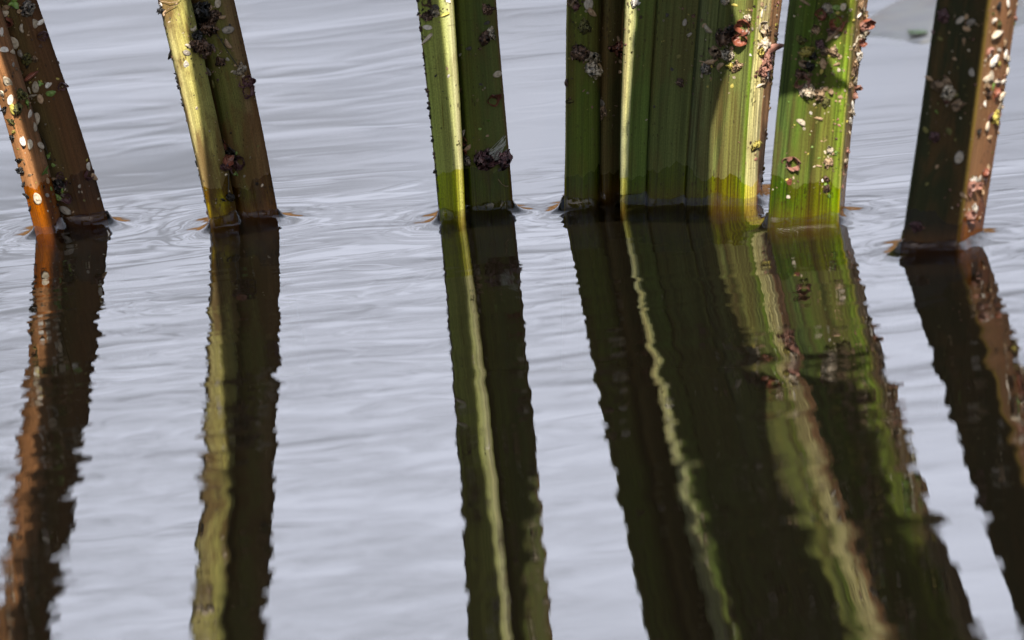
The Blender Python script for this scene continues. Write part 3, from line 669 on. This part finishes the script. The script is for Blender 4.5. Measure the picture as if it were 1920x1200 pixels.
CC = {'p': 'pale', 't': 'tan', 'r': 'red', 'n': 'green', 'g': 'grey', 'w': 'white', 'u': 'purple', 'y': 'yellow', 'o': 'olive', 'k': 'black', 'b': 'brown', 'i': 'pink'}
for line in D_.splitlines():
    no, rest = line.split(': ')
    for it in rest.split():
        a, b, k, c, s = it.split(',')
        put(float(a), float(b), KK[k], CC[c], float(s) * 1.32, int(no))
# husks painted dark as if backlit, on the hidden left edges of the two left stems and of the slim one
for no, pts in ((2, [(300, 20, 17), (302, 47, 22), (318, 103, 17), (316, 108, 13), (327, 138, 8), (331, 152, 9), (334, 164, 9), (341, 196, 8), (346, 226, 8), (350, 262, 7), (364, 313, 24), (366, 328, 17), (372, 345, 14), (377, 372, 20), (371, 380, 17)]),
                (1, [(5, 205, 13), (20, 258, 12), (32, 300, 15), (36, 318, 17), (42, 345, 11), (48, 365, 13), (54, 390, 10)]),
                (3, [(786, 52, 8), (788, 88, 8), (790, 106, 9), (796, 138, 6), (799, 170, 9), (811, 312, 15), (813, 322, 10)])):
    for (a, b, s) in pts:
        put(a + 3, b, 'husk', 'black' if no < 3 else 'brown', s, no, tilt=0.5)

STEM_NAMES = ['the brown leftmost stem', 'the olive stem', 'the slim green stem', 'the wide green clump', 'the ribbed green stem', 'the dark rightmost stem']
COLN = {'pale': 'pale buff', 'white': 'whitish', 'tan': 'tan', 'red': 'red-brown', 'pink': 'pink', 'purple': 'purple-brown', 'black': 'black', 'grey': 'grey', 'green': 'green', 'yellow': 'yellowish', 'olive': 'olive', 'brown': 'dark brown'}
KINDN = {'seed': ('oval seed', 'seed', 'seed'), 'bud': ('scaly bud', 'bud', 'bud'), 'husk': ('crumpled husk', 'husk', 'husk'), 'sliver': ('narrow scale', 'husk scale', 'husk_scale'), 'curl': ('curled seed', 'seed', 'curled_seed'), 'leaflet': ('lobed leaflet', 'leaflet', 'leaflet'), 'grain': ('tiny grain', 'grain', 'grain')}
ORD = ['lowest', 'second lowest', 'third lowest', 'fourth lowest', 'fifth lowest', 'sixth lowest', 'seventh lowest', 'eighth lowest', 'ninth lowest', 'tenth lowest', 'eleventh lowest', 'twelfth lowest', 'thirteenth lowest', 'fourteenth lowest', 'fifteenth lowest', 'sixteenth lowest']
from collections import defaultdict
fam = defaultdict(list)
EDG = [((66, -60), (206, 71), 440), ((393, 297), (526, 441), 430), ((825, 781), (963, 932), 410), ((1056, 1063), (1427, 1461), 400), ((1441, 1487), (1582, 1629), 430), ((1687, 1756), (1841, 1910), 475)]
for d in PLACED:
    (a0, a1), (b0, b1), row = EDG[d['stem']]; g = (row - d['py']) / row
    t = (d['px'] - (a0 + (a1 - a0) * g)) / ((b0 + (b1 - b0) * g) - (a0 + (a1 - a0) * g))
    d['side'] = 'left' if t < 0.08 else 'right' if t > 0.8 else ''
    fam[d['stem'], d['kind'], d['colour'], d['side']].append(d)
for (st, kind, colour, side), L in fam.items():
    L.sort(key=lambda d: -d['py'])
    where = f"at the {side} edge of {STEM_NAMES[st]}" if side else f"on the face of {STEM_NAMES[st]}"
    for i, d in enumerate(L):
        rank = '' if len(L) == 1 else ('topmost ' if i == len(L) - 1 else ORD[min(i, 15)] + ' ')
        d['label'] = f"{rank}{COLN[colour]} {KINDN[kind][0]} {where}"
for d in PLACED:
    var = rnd.randint(0, 7)
    o = link(KINDN[d['kind']][2], bit_mesh(d['kind'], d['colour'], var))
    s = d['size'] * PX / MM
    m = frame(d['n'], d['ang'], d['tilt']) @ Matrix.Diagonal((s * rnd.uniform(0.85, 1.1), s, s * rnd.uniform(0.75, 1.1)))
    m = m.to_4x4(); m.translation = d['hit'] - d['n'] * (0.03 * s * MM)
    o.matrix_world = m
    tag(o, d['label'], KINDN[d['kind']][1], f"{KINDN[d['kind']][1]}s stuck to the stems")

# uncountable crumbs on each stem, and the thicker crust higher up that only the water shows
def scatter(bm_v, bm_f, mats, place, colour_mats, kind, size, r):
    v, f = shape(kind, r.randint(0, 7)); hit, n = place
    m = frame(n, r.uniform(0, 6.28), r.gauss(0, 0.3)); b = len(bm_v)
    sc = Vector((r.uniform(0.7, 1.1), r.uniform(0.8, 1.2), r.uniform(0.6, 1.1)))
    for q in v: bm_v.append(hit + m @ (Vector((q.x * sc.x, q.y * sc.y, q.z * sc.z)) * size))
    for q in f: bm_f.append(tuple(b + k for k in q)); mats.append(colour_mats)
PAL = ['pale', 'tan', 'brown', 'black', 'olive', 'yellow', 'pink', 'white', 'purple', 'red', 'green']
def crumbs(st, name, label, cat, spots, seed):
    r = random.Random(seed); V, F, Mi = [], [], []
    for (px, py, kind, col, size) in spots(r):
        d = ray(px, py); hit, nrm, idx, _ = BVH.ray_cast(CAM, d)
        if hit is None or owner[idx] != st: continue
        if nrm.dot(d) > 0: nrm = -nrm
        scatter(V, F, Mi, (hit, nrm), PAL.index(col), kind, size * PX, r)
    me = mesh(name, V, F)
    for c in PAL: me.materials.append(BIT[c])
    me.polygons.foreach_set('material_index', Mi); me.update()
    o = link(name, me); tag(o, label, cat, kind='stuff'); return o
def near_placed(st, n, mix):
    L = [d for d in PLACED if d['stem'] == st and d['size'] > 11]
    def f(r):
        for _ in range(n):
            d = r.choice(L); s = 16 if r.random() < 0.75 else 40
            yield d['px'] + r.gauss(0, s), d['py'] + r.gauss(0, s), r.choice(['grain', 'husk', 'grain', 'sliver']), r.choice(mix), r.choice([2.5, 3, 3.5, 4, 5, 6.5])
    return f
edges = [((66, -60), (206, 71), 440), ((393, 297), (526, 441), 430), ((825, 781), (963, 932), 410), ((1056, 1063), (1427, 1461), 400), ((1441, 1487), (1582, 1629), 430), ((1687, 1756), (1841, 1910), 475)]
def upper(st, n, mix, clump):
    (a0, a1), (b0, b1), row = edges[st]
    def f(r):
        cs = [(r.random(), -r.uniform(30, 560)) for _ in range(clump)]
        for _ in range(n):
            if r.random() < 0.7:
                c = r.choice(cs); t = c[0] + r.gauss(0, 0.1); y = c[1] + r.gauss(0, 26)
            else: t = r.random(); y = -r.uniform(12, 600)
            if y > -10: continue
            g = (row - y) / row
            x = (a0 + (a1 - a0) * g) * (1 - t) + (b0 + (b1 - b0) * g) * t
            yield x, y, r.choice(['seed', 'husk', 'husk', 'bud', 'sliver', 'seed']), r.choice(mix), r.uniform(9, 22)
    return f
mixes = [['tan', 'brown', 'olive', 'yellow', 'pale', 'black'], ['brown', 'black', 'tan', 'olive', 'pale'], ['black', 'olive', 'brown', 'tan'], ['yellow', 'tan', 'brown', 'olive', 'pale', 'pink'], ['yellow', 'olive', 'pale', 'brown', 'green', 'tan', 'pink'], ['tan', 'pale', 'brown', 'pink', 'olive']]
cnt = [240, 200, 110, 340, 480, 200]; up = [130, 110, 90, 190, 170, 140]
for st in range(6):
    crumbs(st, 'plant_crumbs', f'fine crumbs of plant dirt clinging to {STEM_NAMES[st]}', 'crumbs', near_placed(st, cnt[st], mixes[st]), 200 + st)
    crumbs(st, 'seed_crust', f'crust of seeds and husks high on {STEM_NAMES[st]}, mirrored below', 'crust', upper(st, up[st], mixes[st] + ['purple', 'pale', 'brown', 'pale', 'white', 'tan'], 8), 300 + st)

# crumbs along the outer edges, which make the stems' outlines rough
def edge_spots(st, left):
    (a0, a1), (b0, b1), row = edges[st]
    def f(r):
        for _ in range(150):
            y = r.uniform(-560, row - 25); g = y / row
            x = (a1 + (a0 - a1) * g + 2.5) if left else (b1 + (b0 - b1) * g - 2.5)
            yield x, y, r.choice(['husk', 'grain', 'husk', 'sliver']), r.choice(['black', 'brown', 'black'] if left else mixes[st]), r.choice([3, 4, 5, 6, 8])  # left crumbs painted dark as if backlit
    return f
for st, left in ((0, True), (1, True), (2, True), (3, False), (4, False), (5, False)):
    crumbs(st, 'edge_crumbs', f"rough row of crumbs along the {'left' if left else 'right'} edge of {STEM_NAMES[st]}", 'crumbs', edge_spots(st, left), 400 + st)

# ------------------------------------------------------------------ cobweb, twigs, floating leaf
def tube(V, F, pts, r0, sides=5):
    b0 = len(V)
    for i, p in enumerate(pts):
        t = (pts[min(i + 1, len(pts) - 1)] - pts[max(i - 1, 0)]).normalized(); a = t.orthogonal().normalized(); c = t.cross(a)
        for j in range(sides):
            th = 2 * math.pi * j / sides; V.append(p + (a * math.cos(th) + c * math.sin(th)) * r0)
    for i in range(len(pts) - 1):
        for j in range(sides): F.append((b0 + i * sides + j, b0 + i * sides + (j + 1) % sides, b0 + (i + 1) * sides + (j + 1) % sides, b0 + (i + 1) * sides + j))
def skin_pt(px, py, lift):
    d = ray(px, py); hit, n, i, _ = BVH.ray_cast(CAM, d)
    if hit is None: hit = on_plane(px, py, y3 + 0.005)
    return hit - d * lift
web_m = bit_material('web_thread', (0.62, 0.64, 0.58), (0.45, 0.46, 0.42), 0.4)
V, F = [], []; r = random.Random(9)
for k in range(26):
    t = r.random(); a = skin_pt(949 - r.uniform(0, 8), 253 + r.uniform(0, 22), 0.0008); b = skin_pt(898 + 40 * t + r.uniform(-4, 4), 296 - 18 * (1 - t) * r.random() + 8 * t, 0.0006)
    mid = (a + b) / 2 - Vector((0, 0, r.uniform(0, 1.6) * MM)) + Vector((r.uniform(-.6, .6) * MM, -0.5 * MM, 0))
    tube(V, F, [a * (1 - s) ** 2 + mid * 2 * s * (1 - s) + b * s * s for s in np.linspace(0, 1, 12)], r.uniform(0.018, 0.04) * MM, 4)
o = link('cobweb', mesh('cobweb', V, F, web_m)); tag(o, 'white wisp of cobweb over the purple husks on the slim green stem', 'cobweb')
twig_m = BIT['brown']
def twig(pts, rad, label, lift=0.0005, col='brown'):
    V, F = [], []
    P = [skin_pt(a, b, lift) for a, b in pts]
    Q = []
    for i in range(len(P) - 1): Q += [P[i] + (P[i + 1] - P[i]) * t for t in (0, 0.25, 0.5, 0.75)]
    Q.append(P[-1]); tube(V, F, Q, rad * MM, 6)
    o = link('root_fibre', mesh('root_fibre', V, F, BIT[col])); tag(o, label, 'root fibre', 'thin fibres on the stems')
twig([(398, 52), (412, 72), (424, 92), (436, 110), (447, 126)], 0.09, 'thin dark fibre slanting down the right face of the olive stem', col='black')
twig([(300, 2), (318, 5), (332, 3), (340, -4)], 0.06, 'pale thread curling over the top left of the olive stem', 0.0008, 'tan')
twig([(333, 7), (315, 17), (306, 27)], 0.06, 'second thread at the top left of the olive stem, ending in a curl', 0.0008, 'tan')
twig([(416, 262), (419, 268), (428, 272), (434, 280), (442, 287)], 0.08, 'wiry stalk above the red buds on the olive stem', 0.0008, 'black')
twig([(428, 325), (429, 345), (428, 360), (430, 368)], 0.1, 'dark stalk hanging below the red buds on the olive stem', 0.0005, 'black')
twig([(934, 336), (941, 345), (947, 349), (953, 349)], 0.07, 'bent tan fibre low on the right face of the slim green stem', 0.0004, 'tan')
twig([(62, 205), (70, 245), (82, 262), (90, 290)], 0.07, 'dark fibre down the groove of the brown leftmost stem', 0.0004, 'black')
twig([(1311, 114), (1325, 118), (1338, 119)], 0.14, 'short tan twig lying across the wide green clump', 0.0006, 'tan')

# floating leaf far behind, partly hidden by the dark stem
fl_m = simple('drowned_leaf', (0.17, 0.165, 0.115), (0.11, 0.105, 0.085), 160, 0.35)
c0 = ground(1720, 52)
V, F = [], []
nu, nv = 20, 12
for i in range(nu + 1):
    for j in range(nv + 1):
        t, s = i / nu, j / nv * 2 - 1
        wd = 0.013 * math.sin(math.pi * min(1, 0.04 + 0.96 * t)) ** 0.8 * (1 + 0.12 * pnoise(Vector((t * 5, s, 2))))
        V.append(Vector((c0.x - 0.012 + 0.04 * t, c0.y + s * wd * 2.3 + 0.01 * math.sin(t * 3), -0.0003 + 0.0008 * (1 - s * s) + 0.0006 * pnoise(Vector((t * 6, s * 3, 0))))))
for i in range(nu):
    for j in range(nv): F.append((i * (nv + 1) + j, (i + 1) * (nv + 1) + j, (i + 1) * (nv + 1) + j + 1, i * (nv + 1) + j + 1))
V, F = double(V, F, 0.0004)
fl = link('floating_leaf', mesh('floating_leaf', V, F, fl_m)); tag(fl, 'faded olive leaf floating on the water behind the dark rightmost stem', 'leaf')
V, F = [], []
c1 = ground(1738, 64)
for k in range(3):
    v, f = scale_shell(random.Random(k), 1.0, 0.24, 0.1, 0.1)
    m = Matrix.Rotation((1.2, 2.2, 1.75)[k], 3, 'Z'); b = len(V)
    V += [c1 + m @ Vector((q[0] * 0.0045, q[1] * 0.004, q[2] * 0.003 + 0.0005)) for q in v]; F += [tuple(b + k2 for k2 in q) for q in f]
sp = link('floating_sprig', mesh('floating_sprig', V, F, BIT['green'])); tag(sp, 'small bright green sprig floating beside the faded leaf', 'sprig')
